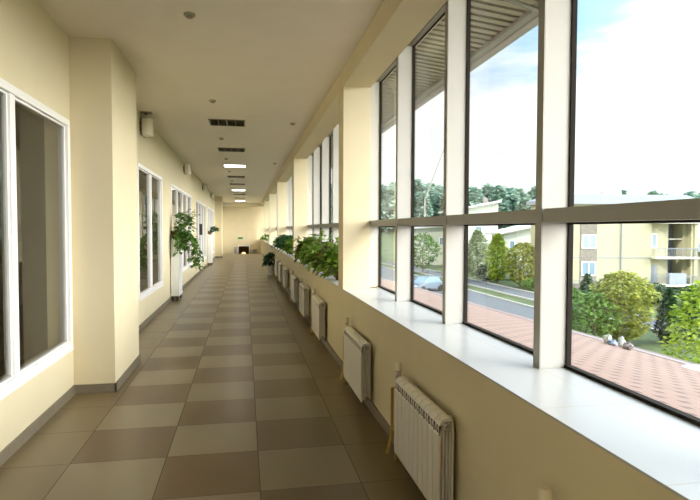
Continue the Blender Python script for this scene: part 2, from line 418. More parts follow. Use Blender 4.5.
# ------------------------------------------------------------------ white windows in the left wall
for wi, (a, b_, k, z0, z1) in enumerate(WINS):
    w = struct(empty('window_%d' % win_no, (XL, a, z0))); win_no += 1
    f = MB(); H = z1-z0; L = b_-a; t = .058
    f.box(-.05, .012, 0, L, 0, t); f.box(-.05, .012, 0, L, H-t, H); f.box(-.05, .012, 0, t, t, H-t); f.box(-.05, .012, L-t, L, t, H-t)
    cell = (L-2*t+.0)/k
    for j in range(1, k): f.box(-.05, .004, t+j*cell-.042, t+j*cell+.042, t, H-t)
    f.build('window_frame', M_upvc, w, bevel=.004)
    MB().box(-.02, .020, 0, L, -.018, 0).build('window_sill', M_upvc, w, bevel=.006)
    for j in range(k):
        ya, yb = t+j*cell+(.042 if j else 0), t+(j+1)*cell-(.042 if j < k-1 else 0)
        s_ = MB(); q = .018
        s_.box(-.045, -.006, ya, yb, t, t+q); s_.box(-.045, -.012, ya, yb, H-t-q, H-t); s_.box(-.045, -.012, ya, ya+q, t+q, H-t-q); s_.box(-.045, -.012, yb-q, yb, t+q, H-t-q)
        so = s_.build('sash', M_upvc, w, bevel=.004)
        g_ = MB().quad((-.03, ya+q, t+q), (-.03, yb-q, t+q), (-.03, yb-q, H-t-q), (-.03, ya+q, H-t-q)).build('pane', M_glassL, w)
        if wi == 3 and j in (1, 2):
            MB().box(-.03, .02, ya+.02 if j == 2 else yb-.05, ya+.05 if j == 2 else yb-.02, .95, 1.35).build('handle', M_dark, w)

# ------------------------------------------------------------------ radiators
def radiator(loc, nsec, label):
    r_ = empty('radiator', loc); tag(r_, label, 'radiator', 'white sectional radiators under the sill')
    P = .082
    for i in range(nsec):
        y = i*P; s = MB()
        # front plate, drooping shoulder, rounded top cap
        s.prism([(0, .02), (.004, .0), (.012, .0), (.012, .40), (.018, .425), (.014, .43), (0, .405)], y+.005, y+P-.005, 'y')
        s.prism([(.006, .452), (.012, .468), (.026, .482), (.050, .488), (.072, .484), (.075, .474), (.05, .474), (.028, .469), (.016, .455)], y+.004, y+P-.004, 'y')
        # inner fins
        for x in (.026, .044, .060): s.box(x, x+.006, y+.008, y+P-.008, .03, .44)
        s.box(.072, .080, y+.003, y+P-.003, .02, .465)
        # water tube of the section
        s.box(.012, .075, y+P*.5-.007, y+P*.5+.007, .01, .47)
        s.build('section', M_rad, r_)
    L = nsec*P
    g = MB(); g.prism([(.004, .405), (.010, .452), (.014, .452), (.010, .405)], .004, L-.004, 'y'); go = g.build('grille', M_dark, r_)
    dl = MB()
    for i in range(nsec):
        for (a0, a1) in ((.006, .040), (.042, .076)):
            y = i*P
            for (ya, za, yb, zb) in ((a0, .41, (a0+a1)/2, .448), ((a0+a1)/2, .448, a1, .41)):
                dl.tube([(.005, y+ya, za), (.008, y+yb, zb)], .003, 5)
    dl.build('lattice', M_rad, r_)
    h = MB(); h.tube([(.047, -.004, .45), (.047, L+.004, .45)], .019, 12); h.tube([(.047, -.004, .035), (.047, L+.004, .035)], .019, 12); h.build('header_tube', M_rad, r_, smooth=False)
    for z in (.45, .035):
        MB().tube([(.047, -.022, z), (.047, -.004, z)], .017, 6).build('end_plug', M_chrome, r_)
    v = MB(); v.tube([(.047, L+.0, .45), (.047, L+.05, .45)], .014, 10); v.lathe([(.016, .435), (.018, .45), (.018, .475), (.010, .482), (.010, .492), (.019, .496), (.021, .52), (.019, .555), (.014, .56)], .047, L+.07, 14)
    vo = v.build('valve', M_chrome, r_, smooth=False)
    v = MB(); v.lathe([(.0195, .505), (.0225, .512), (.0225, .548), (.017, .562)], .047, L+.07, 14); v.build('valve_cap', M_plast, vo)
    z0 = -loc[2]
    MB().tube([(.047, L+.07, .44), (.043, L+.085, .40), (.040, L+.19, .36), (.040, L+.20, .05), (.040, L+.215, z0+.13), (.020, L+.225, z0+.03), (.012, L+.225, z0)], .011, 8).build('pipe', M_pipe, r_, smooth=True)
    MB().tube([(.047, L, .035), (.047, L+.07, .035), (.046, L+.10, .02), (.044, L+.115, z0+.08), (.043, L+.115, z0)], .011, 8).build('pipe', M_pipe, r_, smooth=True)
    for y in (.15*L, .85*L):
        MB().box(.076, .111, y-.012, y+.012, .40, .46).build('wall_bracket', M_rad, r_)
    return r_
RADS = [(.77, 10, 'white sectional radiator whose valve head alone peeps up at the lower picture edge'),
        (2.56, 10, 'white ten-section radiator below the wide bare sill, its ribs and end fins clearly visible'),
        (4.41, 10, 'white radiator on the cream wall just before the first projecting pilaster'),
        (7.03, 10, 'white radiator just past the first pilaster, under the reddish green sill plants'),
        (8.88, 10, 'second white radiator past the first pilaster, under the middle sill plants'),
        (10.70, 10, 'third white radiator past the first pilaster, close before the second pilaster'),
        (13.2, 10, 'white radiator just past the second pilaster, under the dark bushy plants'),
        (15.0, 10, 'white radiator midway between the second and third pilasters'),
        (16.8, 10, 'white radiator beside the dark floor plant in its pale pot')]
for (y, k, l) in RADS: radiator((.928, y, .105), k, l)

# ------------------------------------------------------------------ ceiling fittings
def vent(y, label):
    v = tag(empty('ceiling_vent', (-.275, y, ZC)), label, 'ceiling vent', 'louvred vents along the corridor ceiling')
    a, b_ = .285, .26
    f = MB(); f.box(-a, a, -b_, -b_+.02, -.012, 0); f.box(-a, a, b_-.02, b_, -.012, 0); f.box(-a, -a+.02, -b_+.02, b_-.02, -.012, 0); f.box(a-.02, a, -b_+.02, b_-.02, -.012, 0)
    for q in (-.135, 0, .135): f.box(q-.008, q+.008, -b_+.02, b_-.02, -.012, 0)
    f.build('frame', mat('vent_frame', (.30, .26, .19), .5), v)
    MB().box(-a+.02, a-.02, -b_+.02, b_-.02, -.003, -.001).build('backing', M_dark, v)
    l = MB()
    for q in range(12):
        y_ = -b_+.045+q*.04; l.prism([(y_, -.011), (y_+.024, -.003), (y_+.026, -.004), (y_+.002, -.012)], -a+.02, a-.02, 'x')
    l.build('louvre', M_grille, v)
def lamp(y, label):
    v = tag(empty('ceiling_light', (-.265, y, ZC)), label, 'ceiling light', 'lit square ceiling lights')
    a = .295; f = MB(); f.box(-a, a, -a, -a+.02, -.014, 0); f.box(-a, a, a-.02, a, -.014, 0); f.box(-a, -a+.02, -a+.02, a-.02, -.014, 0); f.box(a-.02, a, -a+.02, a-.02, -.014, 0)
    f.build('frame', M_upvc, v); MB().box(-a+.02, a-.02, -a+.02, a-.02, -.009, -.002).build('diffuser', M_lamp, v)
for y, l in ((9.30, 'dark louvred vent in the ceiling, closest to the camera and largest of its row'), (12.42, 'second dark ceiling vent, just before the first lit ceiling light'),
             (18.75, 'dark ceiling vent just past the first lit ceiling light'), (21.8, 'dark ceiling vent just before the second lit ceiling light'),
             (28.3, 'faint ceiling vent just past the second lit ceiling light'), (31.4, 'faint ceiling vent just before the last lit ceiling light')): vent(y, l)
for y, l in ((15.55, 'brightest lit ceiling light, first of the three from the camera'), (25.1, 'lit ceiling light in the middle of the three'), (34.6, 'last lit ceiling light, next to the end wall')): lamp(y, l)
def detector(x, y, label):
    v = tag(empty('smoke_detector', (x, y, ZC)), label, 'smoke detector', 'small round detectors on the ceiling')
    MB().lathe([(.045, 0), (.048, -.012), (.040, -.022)], 0, 0, 16).build('base', mat('detector_base', (.45, .40, .30), .5), v)
    MB().lathe([(.030, -.022), (.026, -.032), (.012, -.037), (.005, -.038)], 0, 0, 14).build('cap', mat('detector_cap', (.30, .25, .17), .5), v)
for x, y, l in ((-.43, 4.70, 'small round detector alone on the bare ceiling nearest the camera'), (-.42, 7.75, 'small detector on the ceiling just before the largest vent'), (-.43, 10.9, 'small detector between the first two ceiling vents'),
                (-.44, 14.0, 'small detector just before the brightest ceiling light'), (-.45, 17.0, 'small detector just past the brightest ceiling light'), (-.44, 20.2, 'small detector between the third and fourth ceiling vents'),
                (.776, 9.13, 'small detector near the window beam, level with the largest vent'), (.78, 14.7, 'small detector near the window beam, level with the brightest ceiling light')): detector(x, y, l)
sp_ = tag(empty('ceiling_plate', (-1.43, 8.72, ZC)), 'small dark plate on the ceiling above the first wall speaker', 'ceiling plate')
MB().box(-.08, .08, -.05, .05, -.02, 0).build('plate', M_brown, sp_); MB().lathe([(.03, -.02), (.022, -.04)], 0, 0, 12).build('sensor', M_dark, sp_)

# ------------------------------------------------------------------ wall speakers
def speaker(y, label):
    v = tag(empty('wall_speaker', (XL, y, 2.94)), label, 'speaker', 'cream speaker boxes high on the wall')
    b_ = MB(); b_.prism([(.035, -.10), (.035, .17), (.13, .17), (.176, .10), (.176, -.02), (.12, -.10)], 0, .25, 'z'); b_.build('cabinet', M_plast, v, bevel=.006)
    MB().box(0, .04, -.06, .09, .06, .20).build('bracket', M_brown, v)
    MB().box(.028, .036, -.106, .176, -.004, .254).build('back_panel', M_brown, v)
    MB().box(.1765, .181, -.01, .09, .03, .22).build('speaker_grille', mat('speaker_cloth', (.62, .55, .42), .8), v)
for y, l in ((8.95, 'cream wall speaker above the two-pane window past the column'), (15.0, 'cream wall speaker above the four-pane window by the ivy planter'), (21.4, 'third cream wall speaker, above the window with dark handles'), (26.6, 'smallest cream wall speaker, near the far column')): speaker(y, l)

# ------------------------------------------------------------------ plants
def rnd(a, b_): return random.uniform(a, b_)
ROOM = None        # free space round the pot being planted: xmin, xmax, sill edge x, sill z, ymin, ymax (pot coordinates)
def ok_at(p):
    x0, x1, xs, zs, ya, yb = ROOM[:6]
    if len(ROOM) > 6: return x0 < p.x < x1 and ya < p.y < yb and (p.z > zs or p.x > xs or p.y < ROOM[6])      # pot on a narrow stand
    return x0 < p.x < x1 and (p.x < xs or p.z > zs) and ya < p.y < yb
def bushy(mb, ctr, rad, hgt, nlf, L, droop=.2, keep=None):
    for _ in range(nlf):
        th = rnd(0, 2*math.pi); rr_ = math.sqrt(random.random()); zz = rnd(-.1, 1)
        k = rad*rr_*math.sqrt(max(.05, 1-max(0, zz)**2))
        p = Vector((ctr[0]+k*math.cos(th), ctr[1]+k*math.sin(th), ctr[2]+hgt*zz))
        d = Vector((math.cos(th), math.sin(th), rnd(-.4-droop, .7)))
        l = L*rnd(.6, 1.2)
        if ROOM and not (ok_at(p) and ok_at(p+d.normalized()*l)): continue
        mb.leaf(p, d, Vector((rnd(-.4, .4), rnd(-.4, .4), 1)), l, l*.75)
def trail(lv, stm, p0, dirxy, length, L, nlf):
    p = Vector(p0); pts = [p.copy()]; v = Vector((dirxy[0], dirxy[1], .25))
    nst = 14
    for i in range(nst):
        v = v*.72 + Vector((rnd(-.25, .25), rnd(-.25, .25), -.75))*.28; p = p + v.normalized()*length/nst
        if ROOM and not ok_at(p):
            p.x = max(p.x, ROOM[0]+.01)
            if not ok_at(p): p.z = max(p.z, ROOM[3]+.01)
        pts.append(p.copy())
    stm.tube(pts, .004, 5)
    for i in range(nlf):
        q = pts[1+int(i/nlf*(len(pts)-2))]; th = rnd(0, 6.28)
        d = Vector((math.cos(th), math.sin(th), rnd(-1., .1))); l = L*rnd(.7, 1.2)
        if ROOM and not (ok_at(q) and ok_at(q+d.normalized()*l*1.1)): continue
        lv.leaf(q + d*.02, d, Vector((0, 0, 1)), l, l*.85)

# tall white planter cabinets with trailing ivy
def planter(y0, length, htop, label, lush):
    v = tag(empty('planter_stand', (XL+.015, y0, 0)), label, 'planter', 'tall white planter stands by the windows')
    wd = .165
    c = MB(); c.box(.0, wd, 0, length, .10, htop); c.build('cabinet', M_whitep, v, bevel=.006)
    c = MB(); c.box(-.004, wd+.01, -.01, length+.01, htop-.03, htop+.012); c.box(-.004, wd+.008, -.008, length+.008, .10, .16); c.build('edging', M_upvc, v, bevel=.004)
    for (x, y) in ((.03, .04), (.13, .04), (.03, length-.04), (.13, length-.04)): MB().box(x-.02, x+.02, y-.02, y+.02, 0, .10).build('leg', M_dark, v)
    return v
planter(12.2, .62, 1.30, 'tall white planter stand with ivy spilling over it, between two windows', True)
planter(24.0, .62, 1.28, 'tall white planter stand by the wall, further down with a small dark plant', False)
def pot_mesh(mb, r_, h, cx=0, cy=0): mb.lathe([(r_*.72, 0), (r_*.80, h*.2), (r_*.98, h*.86), (r_*1.06, h*.88), (r_*1.06, h), (r_*.92, h), (r_*.90, h*.9)], cx, cy, 18)
random.seed(11)
ROOM = (-.035, 2, .10, .02, -9, 9, -.275)
v = tag(empty('ivy_plant', (XL+.10, 12.42, 1.312)), 'lush trailing ivy in a brown pot on the tall white planter stand', 'plant')
m = MB(); pot_mesh(m, .10, .17); m.build('pot', M_terra, v)
MB().lathe([(.088, .150), (.088, .156)], 0, 0, 14).build('soil', M_soil, v)
lv = MB(); stm = MB()
bushy(lv, (.10, -.02, .20), .27, .34, 230, .10, .3); bushy(lv, (.03, -.12, .08), .16, .16, 60, .09, .6)
for k in range(9): trail(lv, stm, (.06, rnd(-.14, .2), .16), (rnd(.7, 1.2), rnd(-.9, .5)), rnd(.35, .55), .095, 12)
for k in range(6): trail(lv, stm, (.10, rnd(-.2, .1), .16), (1.5, rnd(-.5, .1)), rnd(.75, 1.05), .115, 26)
for k in range(7): trail(lv, stm, (rnd(-.02, .10), -.12, .16), (rnd(-.1, .4), -1.9), rnd(.35, .6), .11, 16)
for k in range(9):
    q0 = Vector((.08, rnd(-.1, .1), .2)); q1 = q0 + Vector((rnd(.15, .42), rnd(-.2, .2), rnd(.25, .45)))
    stm.tube([q0, (q0+q1)/2+Vector((0, 0, .05)), q1], .004, 5)
    for t_ in (.5, .7, .85, 1): lv.leaf(q0.lerp(q1, t_), Vector((rnd(-.5, 1), rnd(-1, 1), rnd(-.3, .4))), Vector((0, 0, 1)), .085, .07)
lv.build('foliage', M_leafA, v); stm.build('stems', M_stem, v)
lr = MB(); bushy(lr, (.05, -.10, .14), .15, .16, 70, .085, .3); lr.build('reddish_foliage', M_leafR, v)
v = tag(empty('potted_plant', (XL+.10, 24.25, 1.292)), 'small dark leafy plant on the further white planter stand', 'plant')
m = MB(); pot_mesh(m, .09, .14); m.build('pot', M_terra, v); MB().lathe([(.08, .12), (.08, .126)], 0, 0, 14).build('soil', M_soil, v)
lv = MB(); bushy(lv, (.12, -.02, .14), .28, .18, 170, .11, .3); lv.build('foliage', M_leafD, v)

# sill plants in the second bay
ROOM = (-.6, .20, -.21, .05, -9, 9)
random.seed(21)
SP = [(6.95, .44, .30, M_leafB, 'bushy green and reddish sill plant tucked against the first pilaster'),
      (7.75, .42, .27, M_leafR, 'reddish leaved sill plant, second past the first pilaster'),
      (8.55, .46, .29, M_leafB, 'bright green sill plant, third past the first pilaster'),
      (9.45, .50, .29, M_leafB, 'tall bright green sill plant, fourth past the first pilaster'),
      (10.3, .46, .27, M_leafR, 'dark reddish sill plant, fifth past the first pilaster'),
      (11.1, .40, .25, M_leafA, 'small green sill plant, last before the second pilaster')]
for i, (y, h_, rd, ml, lab) in enumerate(SP):
    v = tag(empty('potted_plant', (1.20, y, ZS)), lab, 'plant', 'potted plants on the sill behind the first pilaster')
    ROOM = (-.6, .20, -.21, .05, 6.23-y, 12.0-y)
    m = MB(); pot_mesh(m, .095, .15); m.build('pot', M_terra, v); MB().lathe([(.083, .13), (.083, .137)], 0, 0, 14).build('soil', M_soil, v)
    lv = MB(); stm = MB(); lr = MB()
    bushy(lv, (-.03, 0, .13), rd*.8, h_-.16, 190, .11, .35); bushy(lv, (-.08, .1, .06), rd*.5, .18, 60, .10, .8)
    bushy(lr, (-.05, -.05, .08), rd*.65, h_*.45, 60, .10, .4)
    for k in range(7):
        q1 = Vector((rnd(-.2, .12), rnd(-.25, .25), h_+rnd(-.02, .09)))
        stm.tube([(0, 0, .13), (q1.x*.3, q1.y*.3, h_*.6), q1], .004, 5)
        for t_ in range(4): lv.leaf(q1+Vector((rnd(-.03, .03), rnd(-.03, .03), rnd(-.05, .02))), Vector((rnd(-1, 1), rnd(-1, 1), rnd(-.2, .5))), Vector((0, 0, 1)), .075, .06)
    for k in range(2): trail(lv, stm, (-.09, rnd(-.1, .1), .13), (-1, rnd(-.3, .3)), .20, .085, 8)
    lv.build('foliage', ml, v); stm.build('stems', M_stem, v); lr.build('reddish_foliage', M_leafR if ml is not M_leafR else M_leafB, v)
for (y, h_, rd, lab) in ((13.3, .42, .24, 'light green sill plant right behind the second pilaster'), (14.4, .48, .30, 'dark bushy sill plant, second behind the second pilaster'), (15.6, .50, .33, 'dark bushy sill plant with drooping fronds, third behind the second pilaster'), (16.9, .48, .32, 'dark spreading sill plant close before the third pilaster')):
    v = tag(empty('potted_plant', (1.20, y, ZS)), lab, 'plant', 'dark potted plants on the sill behind the second pilaster')
    ROOM = (-.6, .20, -.21, .05, 12.4-y, 18.1-y)
    m = MB(); pot_mesh(m, .11, .17); m.build('pot', M_dark, v); MB().lathe([(.095, .148), (.095, .155)], 0, 0, 14).build('soil', M_soil, v)
    lv = MB(); bushy(lv, (-.03, 0, .16), rd, h_-.2, 260, .13, .4); lv.build('foliage', M_leafB if y < 14 else M_leafD, v)
ROOM = (-.6, .18, .5, 0, -9, 9)
v = tag(empty('potted_plant', (.84, 18.75, 0)), 'dark leafy plant in a pale pot standing on the floor by the wall', 'plant')
m = MB(); pot_mesh(m, .13, .34); m.build('pot', M_whitep, v); MB().lathe([(.115, .31), (.115, .32)], 0, 0, 14).build('soil', M_soil, v)
lv = MB(); bushy(lv, (0, 0, .36), .20, .36, 230, .13, .5); lv.build('foliage', M_leafD, v)
ROOM = (-.6, .20, -.21, .05, -1, 1)
v = tag(empty('potted_plant', (1.2, 28.5, ZS)), 'pale green plant on the sill far down the corridor by the end wall', 'plant')
m = MB(); pot_mesh(m, .11, .17); m.build('pot', M_whitep, v); MB().lathe([(.095, .148), (.095, .155)], 0, 0, 14).build('soil', M_soil, v)
lv = MB(); bushy(lv, (-.12, 0, .12), .28, .28, 120, .14, .5); lv.build('foliage', M_leafB, v)

# ------------------------------------------------------------------ far end fittings
v = tag(empty('exit_sign', (-.29, YEND, .86)), 'small green lit sign high over the doorway on the end wall', 'exit sign')
MB().box(-.17, .17, -.05, 0, 0, .15).build('housing', M_upvc, v); MB().box(-.16, .16, -.056, -.05, .01, .14).build('panel', M_sign, v)
v = tag(empty('wall_cabinet', (.66, YEND, -.05)), 'small grey square box on the end wall beside the doorway', 'box')
MB().box(-.12, .12, -.1, 0, 0, .26).build('housing', mat('grey_box', (.33, .33, .36), .5), v); MB().box(-.105, .105, -.106, -.1, .015, .245).build('door', mat('grey_box_door', (.40, .40, .43), .5), v)
v = tag(empty('notice_board', (-.62, YEND, -.10)), 'narrow grey panel on the end wall at the other side of the doorway', 'notice board')
MB().box(-.11, .11, -.03, 0, 0, .48).build('frame', M_upvc, v); MB().box(-.09, .09, -.034, -.03, .02, .46).build('panel', mat('grey_board', (.38, .40, .36), .5), v)
v = tag(empty('doorway_lamp', (-.08, YEND+1.2, -.27)), 'glowing yellowish lamp low in the far doorway', 'lamp')
MB().lathe([(.10, 0), (.14, .08), (.14, .16), (.08, .22)], 0, 0, 16).build('shade', emit('warm_shade', (1, .74, .36), 1.3), v); MB().tube([(0, 0, -1.43), (0, 0, 0)], .02, 8).build('stand', M_brown, v); MB().lathe([(.14, -1.43), (.14, -1.40), (.03, -1.39)], 0, 0, 16).build('base', M_brown, v)
v = tag(empty('handrail', (-1.46, Y1+.1, 0)), 'grey stair handrail at the far end against the wall', 'handrail')
MB().tube([(0, 0, .6), (0, .6, .62), (0, 2.4, -.4)], .025, 8).build('rail', mat('grey_rail', (.22, .22, .24), .4), v)
for yy, zt in ((0, .6), (.6, .62)): MB().tube([(0, yy, -.17*int(yy/.3+1) if yy else -.17), (0, yy, zt)], .02, 8).build('post', mat('grey_rail', (.22, .22, .24), .4), v)

# ================================================================== OUTSIDE
ZG = -4.5
HN = Vector((math.sin(YAW), math.cos(YAW), 0)); HR = Vector((math.cos(YAW), -math.sin(YAW), 0))
def far(depth, u): q = HN*depth + HR*u; return (q.x, q.y, ZG)
M_grass = mat('lawn', (.035, .06, .018), .9, col2=(.09, .13, .035), scale=.35)
M_road = mat('asphalt', (.10, .108, .12), .85, var=.12, scale=2)
M_kerb = mat('kerb_stone', (.36, .36, .34), .8, var=.1)
g = MB(); g.quad((-60, -60, ZG), (420, -60, ZG), (420, 420, ZG), (-60, 420, ZG)); struct(g.build('ground', M_grass))
def strip(name, x0, x1, y0, y1, z, m): return struct(box(name, m, None, x0, x1, y0, y1, ZG, ZG+z))
strip('road_1', 11.5, 21.8, 33, 130, .03, M_road); strip('road_2', 24.2, 26.9, 14, 130, .03, M_road)
strip('kerb_1', 21.8, 22.0, 33, 130, .12, M_kerb); strip('kerb_2', 24.0, 24.2, 14, 130, .12, M_kerb); strip('kerb_3', 26.9, 27.1, 14, 130, .12, M_kerb)
# own building: lower wall and shingled lean-to roof
struct(box('wall_outer', M_wall, None, 1.50, 1.62, Y0, YEND, ZG, .72))
rf = MB(); gt = MB()
def xe(y): return 3.64 - .07*(y-4.5)
for k in range(36):
    ya, yb = Y0+k, Y0+k+1
    if xe(yb) < 1.75: break
    pr = [[(1.495, y, .845), (1.56, y, .803), (xe(y), y, .386), (xe(y), y, .30), (1.495, y, .70)] for y in (ya, yb)]
    pg = [[(xe(y), y, .390), (xe(y)+.04, y, .378), (xe(y)+.22, y, .345), (xe(y)+.25, y, .35), (xe(y)+.25, y, .25), (xe(y), y, .25)] for y in (ya, yb)]
    for mb, pp in ((rf, pr), (gt, pg)):
        b = len(mb.v); n_ = len(pp[0]); mb.v += pp[0]+pp[1]
        for q in range(n_): mb.f.append((b+q, b+(q+1) % n_, b+n_+(q+1) % n_, b+n_+q)); mb.mi.append(0)
struct(rf.build('roof_lean_to', M_shing)); struct(gt.build('roof_gutter', mat('gutter_metal', (.25, .19, .175), .6)))
struct(box('wall_lower', M_wall, None, 1.65, 1.75, Y0, 60, ZG, .62))
# eave overhead: corrugated soffit and gutter
ev = MB(); yy = Y0
def zsof(x): return 3.62 - .12*(x-1.55)
k = 0
while yy < 50:
    ev.prism([(1.55, zsof(1.55)), (2.62, zsof(2.62)), (2.62, zsof(2.62)+.012), (1.55, zsof(1.55)+.012)], yy, yy+.075, 'y')
    ev.prism([(1.55, zsof(1.55)+.035), (2.62, zsof(2.62)+.035), (2.62, zsof(2.62)+.045), (1.55, zsof(1.55)+.045)], yy+.075, yy+.125, 'y')
    ev.prism([(1.55, zsof(1.55)), (2.62, zsof(2.62)), (2.62, zsof(2.62)+.045), (1.55, zsof(1.55)+.045)], yy+.070, yy+.075, 'y')
    ev.prism([(1.55, zsof(1.55)), (2.62, zsof(2.62)), (2.62, zsof(2.62)+.045), (1.55, zsof(1.55)+.045)], yy+.125, yy+.13, 'y')
    yy += .13
struct(ev.build('roof_soffit', mat('soffit_metal', (.50, .47, .40), .4, metal=.4)))
eg = MB(); eg.prism([(2.60, 3.52), (2.60, 3.44), (2.64, 3.425), (2.69, 3.43), (2.71, 3.50), (2.71, 3.56), (2.60, 3.58)], Y0, 50, 'y'); eg.box(2.52, 2.60, Y0, 50, 3.46, 3.50)
struct(eg.build('roof_eave', mat('eave_gutter', (.50, .50, .50), .4, metal=.3)))
struct(box('roof_upper', M_ceil, None, -5.3, 2.62, Y0, 50, 3.70, 3.78)); struct(box('wall_upper', M_wall, None, 1.505, 1.56, Y0, YEND, 3.22, 3.70))
eb = MB()
for yb in (4.3,): eb.tube([(1.6, yb, 3.55), (2.6, yb+.25, 3.42)], .022, 8)
struct(eb.build('trim_20', M_alu))

# ---- clutter lying at the roof edge
def blob(name, loc, r_, sq, m, label, seed):
    random.seed(seed); mb = MB(); prof = 9; seg = 12; b = 0
    for i in range(prof+1):
        a = math.pi*i/prof - math.pi/2
        for j in range(seg):
            t = 2*math.pi*j/seg; k = r_*rnd(.8, 1.15)
            mb.v.append((k*math.cos(a)*math.cos(t)*sq[0], k*math.cos(a)*math.sin(t)*sq[1], k*(math.sin(a)+1)*sq[2]))
    for i in range(prof):
        for j in range(seg): mb.f.append((i*seg+j, i*seg+(j+1) % seg, (i+1)*seg+(j+1) % seg, (i+1)*seg+j)); mb.mi.append(0)
    o = mb.build(name, m, None, loc, smooth=False); tag(o, label, 'litter', 'litter at the roof edge'); return o
def roofz(x): return .815 - (x-1.50)*.2023
M_lw = mat('pale_plastic', (.62, .66, .58), .6, var=.1, scale=20); M_lb = mat('blue_plastic', (.16, .26, .42), .5, col2=(.5, .58, .68), scale=25); M_lg = mat('grey_stone', (.34, .31, .29), .8, col2=(.12, .1, .1), scale=14)
for (nm, x, y, r_, sq, m, lab) in (('plastic_scrap', 3.50, 4.86, .042, (1, 1, 1.15), M_lw, 'pale crumpled scrap, bigger of the two white ones at the roof edge'),
                              ('plastic_scrap', 3.55, 4.72, .032, (1, 1, 1.6), M_lw, 'small pale scrap standing behind the blue one at the roof edge'),
                              ('blue_scrap', 3.46, 4.74, .038, (1.1, 1.5, .75), M_lb, 'blue crumpled scrap lying between pale ones at the roof edge'),
                              ('grey_lump', 3.50, 4.57, .042, (1.1, 1.3, .85), M_lg, 'grey brown lump beside the blue scrap at the roof edge')):
    blob(nm, (x, y, roofz(x)-.004), r_, sq, m, lab, int(x*1000+y*10))
v = tag(empty('roof_cap', (3.50, 3.78, roofz(3.50))), 'white rounded cap lying on the pink roof by its gutter', 'roof cap')
MB().lathe([(.12, -.03), (.12, .0), (.11, .02), (.07, .036), (.02, .04)], 0, 0, 24).build('dome', M_whitep, v, smooth=True)
MB().lathe([(.14, -.04), (.14, -.01), (.12, -.008)], 0, 0, 24).build('flange', M_upvc, v)

# ---- trees
def leaf_mat(name, a, b_): return mat(name, a, .6, col2=b_, scale=1.6, translucent=.35)
LM = {'lime': leaf_mat('lime_leaf', (.20, .33, .02), (.42, .50, .06)), 'mid': leaf_mat('mid_leaf', (.04, .12, .015), (.17, .30, .035)), 'olive': leaf_mat('olive_leaf', (.14, .19, .025), (.42, .43, .07)), 'dark': leaf_mat('dark_green_leaf', (.015, .055, .018), (.04, .11, .03)), 'pale': leaf_mat('pale_leaf', (.22, .30, .13), (.38, .44, .22))}
M_bark = mat('bark', (.13, .09, .06), .9, var=.3, scale=12)
def crown_mesh(h, prof, nlf, L, seed):
    """leafy crown; prof(t) radius for t in 0..1 of the height, lumpy outline"""
    random.seed(seed); mb = MB(); lumps = [(rnd(0, 6.28), rnd(0, 1), rnd(.7, 1.25)) for _ in range(14)]
    for i in range(nlf):
        t = random.random(); th = rnd(0, 6.28); k = prof(t)
        f = 1.0
        for (a, b, s) in lumps:
            dd = abs((th-a+math.pi) % (2*math.pi)-math.pi)
            if dd < .7 and abs(t-b) < .14: f = s
        k *= f*(random.random()**.4)
        p = Vector((k*math.cos(th), k*math.sin(th), t*h + rnd(-.03, .03)*h))
        d = Vector((math.cos(th)+rnd(-.6, .6), math.sin(th)+rnd(-.6, .6), rnd(-.6, .7))); l = L*rnd(.7, 1.3)
        mb.leaf(p, d, Vector((rnd(-.5, .5), rnd(-.5, .5), 1)), l, l*.8)
    return mb
P_round = lambda w: (lambda t: w*math.sqrt(max(.02, 1-(2*t-1)**2)))
P_cone = lambda w: (lambda t: w*(1-t)**.8*min(1, .35+t*4))
P_flame = lambda w: (lambda t: w*math.sin(math.pi*min(1, .12+.88*t**.75))**.8+.03)
def tree(name, loc, h, prof, nlf, L, lm, label, cat, seed, base=.4, tr=.08, group=None):
    v = tag(empty(name, loc), label, cat, group)
    crown_mesh(h-base, prof, nlf, L, seed).build('crown', LM[lm], v, loc=(0, 0, base))
    MB().tube([(0, 0, -.05), (.02, 0, base+.3*h), (0, .02, h*.75)], [tr, tr*.8, tr*.3], 8).build('trunk', M_bark, v)
    return v
GB = 'garden trees and bushes below the window'
tree('poplar_tree', (28.2, 58.9, ZG), 5.5, P_flame(1.35), 2600, .32, 'lime', 'slim yellow green flame-shaped tree beside the road', 'tree', 1, .5, group=GB)
tree('poplar_tree', (27.9, 63.8, ZG), 5.9, P_flame(1.45), 2200, .34, 'pale', 'pale green slim tree just behind a white window post', 'tree', 2, .5, group=GB)
tree('round_tree', (28.7, 53.8, ZG), 4.6, P_round(1.75), 3000, .30, 'olive', 'round olive yellow tree standing past the slim flame-shaped tree', 'tree', 3, .35, group=GB)
tree('bush', (19.6, 26.2, ZG), 3.75, P_round(1.65), 3600, .22, 'olive', 'large yellow green bush in front of the yellow apartment building', 'bush', 4, .25, group=GB)
tree('bush', (17.6, 25.6, ZG), 2.75, P_round(1.15), 1200, .20, 'mid', 'mid green bush below the brown brick strip of the apartment building', 'bush', 5, .2, group=GB)
tree('bush', (18.2, 28.6, ZG), 2.7, P_round(1.1), 1100, .2, 'mid', 'green bush hard by the thick white window post', 'bush', 6, .2, group=GB)
tree('bush', (19.8, 29.5, ZG), 3.4, P_cone(1.2), 1200, .2, 'dark', 'dark green conical bush behind the mid green bushes', 'bush', 7, .2, group=GB)
tree('bush', (22.1, 25.7, ZG), 2.9, P_cone(.8), 2400, .16, 'dark', 'dark conical shrub below the balcony with railing', 'bush', 8, .2, group=GB)
tree('bush', (24.3, 26.6, ZG), 2.7, P_cone(.9), 2400, .17, 'dark', 'second dark conical shrub, nearer the bright lime bush', 'bush', 9, .2, group=GB)
tree('bush', (16.5, 17.3, ZG), 4.1, P_round(1.25), 1900, .2, 'lime', 'bright lime bush at the picture edge beside the balconies', 'bush', 10, .4, group=GB)
tree('bush', (13.7, 13.6, ZG), 3.1, P_round(1.05), 1100, .18, 'lime', 'low lime bush at the picture edge above the white roof cap', 'bush', 12, .2, group=GB)
